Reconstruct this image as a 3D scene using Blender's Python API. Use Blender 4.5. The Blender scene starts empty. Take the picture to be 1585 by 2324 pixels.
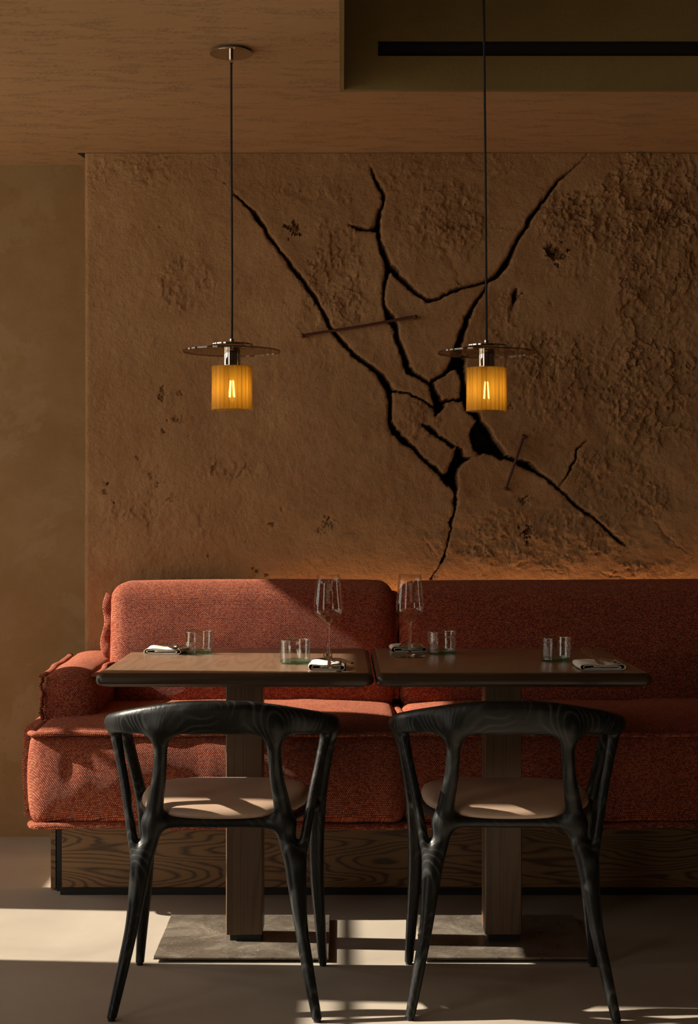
import bpy, bmesh, math, random
import numpy as np
from mathutils import Vector, Matrix

S = bpy.context.scene
COL = S.collection
PI = math.pi

# ------------------------------------------------------------------ camera
FPX, VPX, VPY, CAMZ = 3500.0, 778.0, 1162.0, 1.156     # measured from the 1585 x 2324 frame
cam_d = bpy.data.cameras.new('camera')
cam = bpy.data.objects.new('camera', cam_d); COL.objects.link(cam)
cam.location = (0, 0, CAMZ); cam.rotation_euler = (PI/2, 0, 0)
cam_d.sensor_fit = 'VERTICAL'; cam_d.sensor_height = 36; cam_d.lens = FPX/2324*36
cam_d.shift_x = (792.5-VPX)/2324
cam_d.clip_start = 0.05
cam_d.dof.use_dof = False
S.camera = cam

# ------------------------------------------------------------------ world and lights
W = bpy.data.worlds.new('world'); S.world = W; W.use_nodes = True
bg = W.node_tree.nodes['Background']
bg.inputs['Color'].default_value = (1.0, 0.94, 0.84, 1)
bg.inputs['Strength'].default_value = 2.7

AZ, EL = math.radians(-4.2), math.radians(33.0)
sdir = Vector((math.cos(EL)*math.cos(AZ), math.cos(EL)*math.sin(AZ), -math.sin(EL)))
sun_d = bpy.data.lights.new('sun', 'SUN'); sun_d.energy = 12.0; sun_d.angle = math.radians(0.6)
sun_d.color = (1.0, 0.88, 0.72)
sun = bpy.data.objects.new('sun', sun_d); COL.objects.link(sun)
sun.location = (-6, 4, 5)
sun.rotation_euler = sdir.to_track_quat('-Z', 'Y').to_euler()

WALLX = -2.4
# (y0, y1, sill, head) of the openings in the left wall
OPEN = [(0.3, 1.75, 0.06, 2.30), (2.55, 3.84, 1.485, 2.375), (4.075, 4.62, 0.06, 2.375), (4.84, 5.36, 0.945, 2.375)]
for (a, b, s, h) in OPEN:      # portals only guide the sampling of the sky through the openings
    ld = bpy.data.lights.new('sky_portal', 'AREA'); ld.shape = 'RECTANGLE'
    ld.size = h-s; ld.size_y = b-a
    ld.cycles.is_portal = True
    lo = bpy.data.objects.new('sky_portal', ld); COL.objects.link(lo)
    lo.location = (WALLX-0.03, (a+b)/2, (s+h)/2)
    lo.rotation_euler = (0, -PI/2, 0)

S.view_settings.view_transform = 'Standard'
S.view_settings.look = 'None'
S.view_settings.gamma = 1
S.view_settings.use_curve_mapping = False
S.view_settings.exposure = 0.0
S.cycles.use_denoising = True
S.cycles.max_bounces = 10
S.cycles.transparent_max_bounces = 24
S.cycles.caustics_reflective = False
S.cycles.caustics_refractive = False
S.cycles.sample_clamp_indirect = 4.0

# ------------------------------------------------------------------ helpers
def PX(px, Y): return (px-VPX)/FPX*Y
def PZ(py, Y): return CAMZ-(py-VPY)/FPX*Y

def empty(name, label=None, cat=None, loc=(0, 0, 0), rz=0, group=None):
    o = bpy.data.objects.new(name, None); COL.objects.link(o)
    o.location = loc; o.rotation_euler = (0, 0, rz); o.empty_display_size = 0.05
    tag(o, label, cat, group); return o
def tag(o, label=None, cat=None, group=None, kind=None):
    if label: o['label'] = label
    if cat: o['category'] = cat
    if group: o['group'] = group
    if kind: o['kind'] = kind
    return o
def finish(name, me, mat, parent=None, smooth=True, auto=None):
    for m in (mat if isinstance(mat, (list, tuple)) else [mat]): me.materials.append(m)
    if smooth:
        me.polygons.foreach_set('use_smooth', [True]*len(me.polygons))
        if auto is not None:
            b = bmesh.new(); b.from_mesh(me)
            for e in b.edges:
                if len(e.link_faces) == 2 and e.calc_face_angle(0) > auto: e.smooth = False
            b.to_mesh(me); b.free()
    me.update()
    o = bpy.data.objects.new(name, me); COL.objects.link(o)
    if parent is not None: o.parent = parent
    return o
def ob(name, bm, mat, parent=None, smooth=True, auto=0.6, normals=True):
    if normals: bmesh.ops.recalc_face_normals(bm, faces=bm.faces)
    me = bpy.data.meshes.new(name); bm.to_mesh(me); bm.free()
    return finish(name, me, mat, parent, smooth, auto)
def mesh_np(name, V, F, mat, parent=None, smooth=True, auto=None):
    me = bpy.data.meshes.new(name)
    V = np.asarray(V, dtype=np.float32); F = np.asarray(F, dtype=np.int32)
    n = F.shape[1]
    me.vertices.add(len(V)); me.vertices.foreach_set('co', V.ravel())
    me.loops.add(F.size); me.loops.foreach_set('vertex_index', F.ravel())
    me.polygons.add(len(F)); me.polygons.foreach_set('loop_start', np.arange(0, F.size, n, dtype=np.int32))
    me.polygons.foreach_set('loop_total', np.full(len(F), n, dtype=np.int32))
    me.update(calc_edges=True)
    return finish(name, me, mat, parent, smooth, auto)
def box(bm, x0, x1, y0, y1, z0, z1, bev=0.0, seg=2):
    r = bmesh.ops.create_cube(bm, size=1.0)
    vs = r['verts']
    for v in vs:
        v.co = Vector(((x0+x1)/2+v.co.x*(x1-x0), (y0+y1)/2+v.co.y*(y1-y0), (z0+z1)/2+v.co.z*(z1-z0)))
    if bev > 0:
        es = list({e for v in vs for e in v.link_edges})
        bmesh.ops.bevel(bm, geom=es, offset=bev, segments=seg, affect='EDGES', profile=0.5)
def lathe(bm, prof, n=48, c=(0, 0, 0), close=False, rf=None):
    rings = []
    for (r, z) in prof:
        if r < 1e-6: rings.append([bm.verts.new((c[0], c[1], c[2]+z))])
        else:
            rings.append([bm.verts.new((c[0]+r*math.cos(2*PI*k/n)*(rf(k, z) if rf else 1),
                                        c[1]+r*math.sin(2*PI*k/n)*(rf(k, z) if rf else 1), c[2]+z)) for k in range(n)])
    pairs = list(zip(rings, rings[1:]))
    if close: pairs.append((rings[-1], rings[0]))
    for a, b in pairs:
        for k in range(n):
            k2 = (k+1) % n
            if len(a) == 1 and len(b) == 1: break
            if len(a) == 1: bm.faces.new((a[0], b[k2], b[k]))
            elif len(b) == 1: bm.faces.new((a[k], a[k2], b[0]))
            else: bm.faces.new((a[k], a[k2], b[k2], b[k]))
def tube(bm, pts, rad, n=8, closed=False, flat=1.0, up=Vector((0, 0, 1))):
    pts = [Vector(p) for p in pts]; N = len(pts); rings = []
    for i, p in enumerate(pts):
        a = pts[i-1] if (i > 0 or closed) else pts[i]
        b = pts[(i+1) % N] if (i < N-1 or closed) else pts[i]
        t = (b-a).normalized()
        u = up if abs(t.dot(up)) < 0.95 else Vector((1, 0, 0))
        s = t.cross(u).normalized(); w = s.cross(t).normalized()
        r = rad[i] if isinstance(rad, (list, tuple)) else rad
        rings.append([bm.verts.new(p + s*(r*math.cos(2*PI*k/n)) + w*(r*flat*math.sin(2*PI*k/n))) for k in range(n)])
    m = N if closed else N-1
    for i in range(m):
        a, b = rings[i], rings[(i+1) % N]
        for k in range(n): bm.faces.new((a[k], a[(k+1) % n], b[(k+1) % n], b[k]))
    if not closed:
        bm.faces.new(rings[0][::-1]); bm.faces.new(rings[-1])

# numpy value noise -------------------------------------------------
def vnoise(x, y, seed):
    rs = np.random.RandomState(seed); T = rs.rand(256, 256).astype(np.float32)
    xi = np.floor(x).astype(int); yi = np.floor(y).astype(int)
    fx = x-xi; fy = y-yi; fx = fx*fx*(3-2*fx); fy = fy*fy*(3-2*fy)
    a = T[xi & 255, yi & 255]; b = T[(xi+1) & 255, yi & 255]
    c = T[xi & 255, (yi+1) & 255]; d = T[(xi+1) & 255, (yi+1) & 255]
    return (a*(1-fx)+b*fx)*(1-fy)+(c*(1-fx)+d*fx)*fy-0.5
def fbm(x, y, seed, o=4, g=0.5):
    s = 0; a = 1.0; f = 1.0
    for k in range(o):
        s = s+a*vnoise(x*f+17.3*k, y*f-9.1*k, seed+k); a *= g; f *= 2.03
    return s
def sstep(a, b, x):
    t = np.clip((x-a)/(b-a), 0, 1); return t*t*(3-2*t)

# ------------------------------------------------------------------ materials
class NT:
    def __init__(s, name):
        s.m = bpy.data.materials.new(name); s.m.use_nodes = True
        s.t = s.m.node_tree; s.t.nodes.clear()
        s.out = s.n('ShaderNodeOutputMaterial')
    def n(s, kind, ins=None, **kw):
        nd = s.t.nodes.new(kind)
        for k, v in kw.items(): setattr(nd, k, v)
        for k, v in (ins or {}).items(): s.set(nd, k, v)
        return nd
    def set(s, nd, k, v):
        sk = nd.inputs[k]
        if isinstance(v, bpy.types.NodeSocket): s.t.links.new(v, sk)
        elif isinstance(v, bpy.types.Node): s.t.links.new(v.outputs[0], sk)
        else:
            if isinstance(v, tuple) and len(v) == 3 and sk.type == 'RGBA': v = (*v, 1)
            sk.default_value = v
    def math(s, op, a, b=0.0, c=0.0): return s.n('ShaderNodeMath', {0: a, 1: b, 2: c}, operation=op).outputs[0]
    def obj(s): return s.n('ShaderNodeTexCoord').outputs['Object']
    def scale(s, v, sc): return s.n('ShaderNodeMapping', {'Vector': v, 'Scale': sc}).outputs[0]
    def noise(s, v, scale, detail=4, rough=0.55, dist=0.0):
        return s.n('ShaderNodeTexNoise', {'Vector': v, 'Scale': scale, 'Detail': detail, 'Roughness': rough, 'Distortion': dist}).outputs['Fac']
    def ramp(s, f, stops):
        r = s.n('ShaderNodeValToRGB', {0: f}); cr = r.color_ramp
        while len(cr.elements) < len(stops): cr.elements.new(0.5)
        for e, (p, c) in zip(cr.elements, stops): e.position = p; e.color = (*c, 1) if len(c) == 3 else c
        return r.outputs[0]
    def mix(s, f, a, b, mode='MIX'):
        m = s.n('ShaderNodeMix', data_type='RGBA', blend_type=mode)
        s.set(m, 0, f); s.set(m, 6, a); s.set(m, 7, b); return m.outputs[2]
    def bump(s, h, strength, dist, nrm=None):
        b = s.n('ShaderNodeBump', {'Height': h, 'Strength': strength, 'Distance': dist})
        if nrm is not None: s.set(b, 'Normal', nrm)
        return b.outputs[0]
    def bsdf(s, col, rough=0.5, metal=0.0, nrm=None, **kw):
        p = s.n('ShaderNodeBsdfPrincipled', {'Base Color': col, 'Roughness': rough, 'Metallic': metal})
        if nrm is not None: s.set(p, 'Normal', nrm)
        for k, v in kw.items(): s.set(p, k, v)
        s.t.links.new(p.outputs[0], s.out.inputs[0]); return p

def m_plain(name, col, rough=0.5, metal=0.0, **kw):
    t = NT(name); t.bsdf(col, rough, metal, **kw); return t.m

def m_plaster(name, dark, light, warm, bump=1.0, patch=0.0, grainy=1.0):
    t = NT(name); v = t.obj()
    big = t.noise(v, 1.4, 5, 0.6, 0.4); mid = t.noise(v, 6, 6, 0.65, 0.3)
    c = t.mix(t.ramp(big, [(0.35, (0, 0, 0)), (0.65, (1, 1, 1))]), dark, light)
    c = t.mix(t.math('MULTIPLY', t.ramp(mid, [(0.42, (0, 0, 0)), (0.62, (1, 1, 1))]), 0.45), c, warm)
    if patch:
        c = t.mix(t.math('MULTIPLY', t.ramp(t.noise(v, 2.6, 7, 0.62, 0.5), [(0.535, (0, 0, 0)), (0.56, (1, 1, 1))]), patch), c, warm)
    fine = t.noise(v, 150*grainy, 6, 0.75); f2 = t.noise(v, 38, 5, 0.7, 0.0)
    h = t.math('ADD', t.math('MULTIPLY', fine, 0.35), f2)
    n = t.bump(h, 0.8*bump, 0.0065)
    t.bsdf(c, 0.92, nrm=n); t.m.node_tree.nodes  # rough mineral surface
    return t.m
M = {}
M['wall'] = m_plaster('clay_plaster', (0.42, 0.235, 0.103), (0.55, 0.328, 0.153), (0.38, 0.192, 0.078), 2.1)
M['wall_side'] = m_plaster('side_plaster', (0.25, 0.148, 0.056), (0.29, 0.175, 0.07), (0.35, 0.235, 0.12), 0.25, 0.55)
M['room'] = m_plaster('room_plaster', (0.38, 0.25, 0.14), (0.44, 0.29, 0.17), (0.36, 0.22, 0.12), 0.3)
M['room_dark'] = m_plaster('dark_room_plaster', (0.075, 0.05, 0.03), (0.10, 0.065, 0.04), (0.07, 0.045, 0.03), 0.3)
M['olive'] = m_plaster('olive_plaster', (0.24, 0.17, 0.06), (0.30, 0.215, 0.08), (0.25, 0.165, 0.06), 0.5)

def m_ceiling():
    t = NT('ceiling_plaster'); v = t.obj()
    big = t.noise(v, 1.2, 4, 0.6)
    c = t.mix(t.ramp(big, [(0.3, (0, 0, 0)), (0.7, (1, 1, 1))]), (0.44, 0.27, 0.13), (0.50, 0.315, 0.16))
    st = t.noise(t.scale(v, (3.2, 9.5, 3)), 2.2, 9, 0.72, 0.6)
    fine = t.noise(v, 90, 6, 0.7)
    mask = t.ramp(st, [(0.50, (0, 0, 0)), (0.60, (1, 1, 1))])
    pit = t.math('MULTIPLY', mask, t.ramp(fine, [(0.45, (0, 0, 0)), (0.56, (1, 1, 1))]))
    c = t.mix(t.math('MULTIPLY', pit, 0.45), c, (0.20, 0.12, 0.06))
    n = t.bump(t.math('SUBTRACT', t.math('MULTIPLY', fine, 0.2), pit), 0.55, 0.002)
    t.bsdf(c, 0.85, nrm=n); return t.m
M['ceiling'] = m_ceiling()

def m_concrete():
    t = NT('polished_screed'); v = t.obj()
    a = t.noise(v, 2.2, 6, 0.6, 0.6); b = t.noise(v, 26, 5, 0.7)
    c = t.mix(t.ramp(a, [(0.3, (0, 0, 0)), (0.7, (1, 1, 1))]), (0.33, 0.288, 0.232), (0.42, 0.372, 0.305))
    c = t.mix(t.math('MULTIPLY', b, 0.25), c, (0.28, 0.24, 0.19))
    n = t.bump(b, 0.12, 0.002)
    t.bsdf(c, t.math('MULTIPLY_ADD', a, 0.3, 0.38), nrm=n); return t.m
M['floor'] = m_concrete()

def m_fabric():
    t = NT('woven_terracotta_fabric'); v = t.obj()
    sp = t.n('ShaderNodeSeparateXYZ', {0: v})
    u = t.math('ADD', sp.outputs[0], t.math('MULTIPLY', sp.outputs[1], 0.35)); w = t.math('ADD', sp.outputs[2], sp.outputs[1])
    wob = t.noise(v, 9, 2); 
    u = t.math('ADD', u, t.math('MULTIPLY', wob, 0.010))
    w = t.math('ADD', w, t.math('MULTIPLY', t.noise(v, 7.3, 2), 0.010))
    vec = t.n('ShaderNodeCombineXYZ', {0: u, 1: w, 2: 0.0}).outputs[0]
    row = t.math('DIVIDE', w, 0.0043); fl = t.math('FLOOR', row)
    cx_ = t.math('ADD', t.math('DIVIDE', u, 0.0058), t.math('MULTIPLY', fl, 0.5))
    f1 = t.math('ABSOLUTE', t.math('SINE', t.math('MULTIPLY', cx_, PI))); f2 = t.math('ABSOLUTE', t.math('SINE', t.math('MULTIPLY', row, PI)))
    f = t.math('POWER', t.math('MULTIPLY', f1, f2), 0.7)
    cell = t.n('ShaderNodeTexWhiteNoise', {'Vector': t.n('ShaderNodeCombineXYZ', {0: t.math('FLOOR', cx_), 1: fl, 2: 0.0}).outputs[0]}, noise_dimensions='2D').outputs['Value']
    thr = t.mix(cell, (0.32, 0.038, 0.017), (0.70, 0.19, 0.085))
    thr = t.mix(t.ramp(t.noise(v, 330, 2, 0.6), [(0.56, (0, 0, 0)), (0.70, (0.75, 0.75, 0.75))]), thr, (0.78, 0.42, 0.26))  # pale speckle painted into the colour as highlights on the thread tips
    c = t.mix(t.ramp(f, [(0.20, (0, 0, 0)), (0.66, (1, 1, 1))]), (0.05, 0.007, 0.006), thr)
    n = t.bump(t.math('ADD', f, t.math('MULTIPLY', t.noise(v, 260, 2), 0.35)), 0.9, 0.0021)
    t.bsdf(c, 0.8, nrm=n, **{'Sheen Weight': 0.15, 'Sheen Roughness': 0.4, 'Sheen Tint': (0.95, 0.55, 0.35, 1), 'Specular IOR Level': 0.25})
    return t.m
M['fabric'] = m_fabric()

def m_wood(name, c0, c1, axis=(1.0, 4.0, 6.0), bands=26, rough=0.5, bump=0.25, sharp=0.6, fineax=(3, 90, 90), nscale=1.1, dist=0.0005, coat=0.0, lines=0.75, pw=2.2):
    t = NT(name); v = t.obj()
    n0 = t.noise(t.scale(v, axis), nscale, 2, 0.45, 0.25)
    n0 = t.math('ADD', n0, t.math('MULTIPLY', t.noise(t.scale(v, fineax), 2.2, 3, 0.6), 0.012))
    s = t.math('SINE', t.math('MULTIPLY', n0, bands*6.283))
    s = t.math('MULTIPLY_ADD', s, 0.5, 0.5)
    s = t.math('POWER', s, pw)
    wig = t.noise(t.scale(v, fineax), 6, 3, 0.6)
    f = t.math('MULTIPLY', s, t.math('MULTIPLY_ADD', wig, 1.2, 0.25))
    c = t.mix(t.math('MULTIPLY', f, lines), c0, c1)
    pore = t.noise(t.scale(v, fineax), 14, 3, 0.7)
    c = t.mix(t.math('MULTIPLY', t.ramp(pore, [(0.52, (0, 0, 0)), (0.68, (1, 1, 1))]), 0.45), c, c1)
    n = t.bump(t.math('ADD', t.math('MULTIPLY', f, -1.0), t.math('MULTIPLY', pore, -0.5)), bump, dist)
    t.bsdf(c, rough, nrm=n, **{'Coat Weight': coat, 'Coat Roughness': 0.18}); return t.m
M['oak'] = m_wood('smoked_oak', (0.27, 0.15, 0.062), (0.050, 0.025, 0.011), (1.0, 3.0, 7.0), 30, 0.5, 0.4, lines=1.0, pw=3.5)
M['table'] = m_wood('stained_oak_tabletop', (0.20, 0.125, 0.078), (0.10, 0.055, 0.032), (9.0, 1.0, 3.0), 11, 0.27, 0.25, fineax=(110, 3, 90), lines=0.38)
M['edge'] = m_wood('dark_stained_edge', (0.042, 0.026, 0.015), (0.025, 0.014, 0.008), (0.6, 3, 14), 8, 0.35, 0.2, fineax=(3, 90, 110), lines=0.6)
M['post'] = m_wood('stained_oak_post', (0.115, 0.066, 0.034), (0.055, 0.03, 0.016), (14.0, 14.0, 0.5), 12, 0.42, 0.3, fineax=(110, 110, 3), lines=0.7)
def m_black_ash():
    t = NT('black_stained_ash'); v = t.obj()
    n0 = t.noise(t.scale(v, (5.5, 7, 3.2)), 1.0, 1, 0.4, 0.2)
    s = t.math('MULTIPLY_ADD', t.math('SINE', t.math('MULTIPLY', n0, 150)), 0.5, 0.5)
    s = t.math('POWER', s, 4.0)
    wig = t.noise(v, 9, 3, 0.6); g = t.ramp(wig, [(0.40, (0, 0, 0)), (0.60, (1, 1, 1))])
    f = t.math('MULTIPLY', s, g)
    c = t.mix(t.math('MULTIPLY', f, 0.6), (0.0045, 0.0052, 0.0052), (0.05, 0.055, 0.053))
    n = t.bump(t.math('ADD', t.math('MULTIPLY', s, -0.6), t.noise(t.scale(v, (90, 90, 12)), 4, 3)), 0.30, 0.0008)
    t.bsdf(c, 0.40, nrm=n, **{'Specular IOR Level': 0.30}); return t.m
M['ash'] = m_black_ash()
def m_leather():
    t = NT('taupe_leather'); v = t.obj()
    a = t.noise(v, 8, 3); cell = t.n('ShaderNodeTexVoronoi', {'Vector': v, 'Scale': 480}).outputs['Distance']
    c = t.mix(a, (0.35, 0.245, 0.18), (0.40, 0.285, 0.21))
    t.bsdf(c, 0.42, nrm=t.bump(cell, 0.15, 0.0006)); return t.m
M['leather'] = m_leather()
def m_plate():
    t = NT('dusty_dark_steel'); v = t.obj()
    a = t.ramp(t.noise(v, 9, 6, 0.7, 0.8), [(0.35, (0, 0, 0)), (0.7, (1, 1, 1))]); d = t.noise(v, 230, 2, 0.5)
    dust = t.ramp(d, [(0.66, (0, 0, 0)), (0.76, (1, 1, 1))])
    c = t.mix(a, (0.27, 0.23, 0.18), (0.36, 0.31, 0.25)); c = t.mix(t.math('MULTIPLY', dust, 0.7), c, (0.7, 0.65, 0.55))
    t.bsdf(c, t.math('MULTIPLY_ADD', a, 0.4, 0.22), t.math('MULTIPLY_ADD', dust, -0.6, 0.72), nrm=t.bump(a, 0.1, 0.001)); return t.m
M['plate'] = m_plate()
M['chrome'] = m_plain('polished_chrome', (0.62, 0.58, 0.52), 0.07, 1.0)
M['cutlery'] = m_plain('polished_steel', (0.60, 0.56, 0.50), 0.16, 1.0)
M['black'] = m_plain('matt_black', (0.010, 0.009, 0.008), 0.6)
M['cord'] = m_plain('black_textile_cord', (0.016, 0.018, 0.02), 0.7)
M['rust'] = m_plain('rusted_iron', (0.085, 0.030, 0.020), 0.6, 0.2)
M['rubber'] = m_plain('black_rubber', (0.012, 0.012, 0.012), 0.8)
M['stone_out'] = m_plain('pale_paving', (0.55, 0.50, 0.42), 0.9)
def m_napkin():
    t = NT('linen'); v = t.obj()
    w1 = t.n('ShaderNodeTexWave', {'Vector': v, 'Scale': 260}, bands_direction='X').outputs['Fac']
    w2 = t.n('ShaderNodeTexWave', {'Vector': v, 'Scale': 260}, bands_direction='Y').outputs['Fac']
    h = t.math('ADD', w1, w2)
    t.bsdf(t.mix(t.noise(v, 30, 4), (0.72, 0.67, 0.58), (0.80, 0.76, 0.68)), 0.9, nrm=t.bump(t.math('ADD', h, t.math('MULTIPLY', t.noise(v, 60, 4), 5)), 0.3, 0.0007), **{'Sheen Weight': 0.1}); return t.m
M['napkin'] = m_napkin()
def m_glass(name, tint, edge=(0.8, 0.85, 0.82), base=0.03, amt=0.55, rough=0.02, bump=0.0):
    # thin clear glass: light passes straight through, with a mirror reflection that grows to grazing
    t = NT(name)
    tr = t.n('ShaderNodeBsdfTransparent', {'Color': tint}); gl = t.n('ShaderNodeBsdfGlossy', {'Color': edge, 'Roughness': rough})
    lw = t.n('ShaderNodeLayerWeight', {'Blend': 0.35})
    if bump:
        n = t.bump(t.noise(t.scale(t.obj(), (1, 1, 0.35)), 60, 3, 0.5, 0.5), bump, 0.003)
        t.set(lw, 'Normal', n); t.set(gl, 'Normal', n)
    f = t.math('MULTIPLY_ADD', t.math('POWER', lw.outputs['Facing'], 2.6), amt, base)
    mx = t.n('ShaderNodeMixShader', {0: f, 1: tr, 2: gl}); t.t.links.new(mx.outputs[0], t.out.inputs[0]); return t.m
M['glass'] = m_glass('clear_crystal', (0.985, 0.975, 0.97), base=0.035, amt=0.7)
M['solid_glass'] = m_plain('solid_crystal', (0.99, 0.98, 0.97), 0.0, 0.0, **{'Transmission Weight': 1.0, 'IOR': 1.5})
M['solid_green'] = m_plain('solid_green_glass', (0.70, 0.92, 0.82), 0.03, 0.0, **{'Transmission Weight': 1.0, 'IOR': 1.5})
M['tumbler'] = m_glass('greenish_recycled_glass', (0.965, 0.975, 0.965), (0.95, 0.97, 0.95), 0.07, 0.85, 0.03, 0.14)
M['tumbler_base'] = m_glass('green_glass_base', (0.62, 0.82, 0.72), (0.7, 0.9, 0.8), 0.10, 0.6, 0.05, 0.5)
M['disc'] = m_glass('smoked_glass_disc', (0.84, 0.79, 0.73), (0.8, 0.75, 0.68), 0.08, 0.35, 0.02)
M['rim'] = m_glass('polished_glass_edge', (0.70, 0.66, 0.60), (0.95, 0.91, 0.85), 0.06, 0.7, 0.04)
def m_shade():
    t = NT('amber_ribbed_glass')
    v = t.obj(); n = t.bump(t.noise(t.scale(v, (1, 1, 0.15)), 120, 3), 0.4, 0.002)
    a = t.n('ShaderNodeBsdfTranslucent', {'Color': (0.72, 0.50, 0.11), 'Normal': n}); b = t.n('ShaderNodeBsdfTransparent', {'Color': (1.0, 0.80, 0.42)})
    d = t.n('ShaderNodeBsdfPrincipled', {'Base Color': (0.52, 0.33, 0.05), 'Roughness': 0.25, 'Normal': n})
    m1 = t.n('ShaderNodeMixShader', {0: 0.48, 1: a, 2: b}); m2 = t.n('ShaderNodeMixShader', {0: 0.16, 1: m1, 2: d})
    t.t.links.new(m2.outputs[0], t.out.inputs[0]); return t.m
M['shade'] = m_shade()
def m_emit(name, c, s):
    t = NT(name); e = t.n('ShaderNodeEmission', {'Color': c, 'Strength': s}); t.t.links.new(e.outputs[0], t.out.inputs[0]); return t.m
M['filament'] = m_emit('glowing_filament', (1.0, 0.74, 0.40), 45.0)

# ------------------------------------------------------------------ room shell
XR, YB, YF, YW, ZC = 3.2, 5.49, -1.6, 5.30, 2.39
b = bmesh.new(); box(b, WALLX-0.25, XR+0.2, YF-0.2, YB+0.2, -0.12, 0.0)
tag(ob('floor', b, M['floor'], smooth=False), kind='structure')
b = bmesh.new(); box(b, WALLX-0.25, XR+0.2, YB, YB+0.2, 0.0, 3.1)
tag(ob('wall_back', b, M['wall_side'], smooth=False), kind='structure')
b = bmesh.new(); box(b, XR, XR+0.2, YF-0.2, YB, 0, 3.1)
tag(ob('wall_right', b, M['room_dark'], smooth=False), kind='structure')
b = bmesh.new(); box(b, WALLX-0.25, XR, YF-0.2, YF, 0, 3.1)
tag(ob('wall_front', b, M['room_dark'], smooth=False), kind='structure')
# left wall, pierced by the window openings
b = bmesh.new(); y = YF
for (a, e, s, h) in OPEN:
    box(b, WALLX-0.06, WALLX, y, a, 0, 3.1); box(b, WALLX-0.06, WALLX, a, e, 0, s); box(b, WALLX-0.06, WALLX, a, e, h, 3.1); y = e
box(b, WALLX-0.06, WALLX, y, YB, 0, 3.1)
tag(ob('wall_left', b, M['room'], smooth=False), kind='structure')
for k, (a, e, s, h) in enumerate(OPEN):
    b = bmesh.new()
    box(b, WALLX-0.045, WALLX-0.005, a, a+0.02, s, h); box(b, WALLX-0.045, WALLX-0.005, e-0.02, e, s, h)
    box(b, WALLX-0.045, WALLX-0.005, a+0.02, e-0.02, h-0.025, h); box(b, WALLX-0.045, WALLX-0.005, a+0.02, e-0.02, s, s+0.025)
    fr = ob('window_%d' % (k+1), b, M['black'], smooth=False); tag(fr, kind='structure')
    b = bmesh.new(); box(b, WALLX-0.04, WALLX-0.01, a+0.02, e-0.02, 1.579, 1.594)
    ob('transom', b, M['black'], fr, smooth=False)
# ceiling with the raised recess on the right
RX, RY = 0.004, 4.51
def slab(name, boxes, mat):
    b = bmesh.new()
    for q in boxes: box(b, *q)
    return tag(ob(name, b, mat, smooth=False), kind='structure')
ceil = slab('ceiling', [(WALLX, RX-0.012, YF, YB, ZC, 3.05), (RX-0.012, XR, RY+0.02, YB, ZC, 3.05), (RX-0.012, XR, YF, 1.9, ZC, 3.05)], M['ceiling'])
# olive lining of the recess: far face (with the slot), left face, top
sz0, sz1, sx0 = PZ(127, RY), PZ(93, RY), PX(858, RY)
slab('trim_1', [(RX, XR, RY, RY+0.02, ZC+0.0005, sz0), (RX, XR, RY, RY+0.02, sz1, 2.95), (RX, sx0, RY, RY+0.02, sz0, sz1),
                (RX-0.012, RX, 1.9, RY+0.02, ZC+0.0005, 2.95), (RX, XR, 1.9, RY, 2.95, 3.05)], M['olive'])
vent = empty('slot_vent', 'long narrow black air slot cut into the olive ceiling recess', 'vent', (sx0, RY, sz0))
b = bmesh.new(); L = XR-sx0-0.02
box(b, 0.001, L, 0.0185, 0.0195, 0.001, sz1-sz0-0.001)
ob('backing', b, M['black'], vent, smooth=False)
b = bmesh.new()
box(b, 0.001, L, 0.004, 0.016, 0.001, 0.0022); box(b, 0.001, L, 0.004, 0.016, sz1-sz0-0.0022, sz1-sz0-0.001)
ob('frame', b, M['black'], vent, smooth=False)
# thin black plate standing in for the gap's shadow at the cracked wall's end
b = bmesh.new()
vs = [b.verts.new(p) for p in ((-0.912, 5.30, ZC-0.002), (-0.8875, 5.30, ZC-0.002), (-0.8875, 5.43, ZC-0.002))]
vt = [b.verts.new((v.co.x, v.co.y, ZC-0.0002)) for v in vs]
b.faces.new(vs); b.faces.new(vt[::-1])
for i in range(3): b.faces.new((vs[i], vs[(i+1) % 3], vt[(i+1) % 3], vt[i]))
tag(ob('gap_shade', b, M['black'], smooth=False), kind='structure')
# ground outside, seen by the windows
b = bmesh.new(); box(b, -14, WALLX-0.3, -6, 12, -0.2, -0.1)
tag(ob('pavement', b, M['stone_out'], smooth=False), kind='structure')

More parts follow.
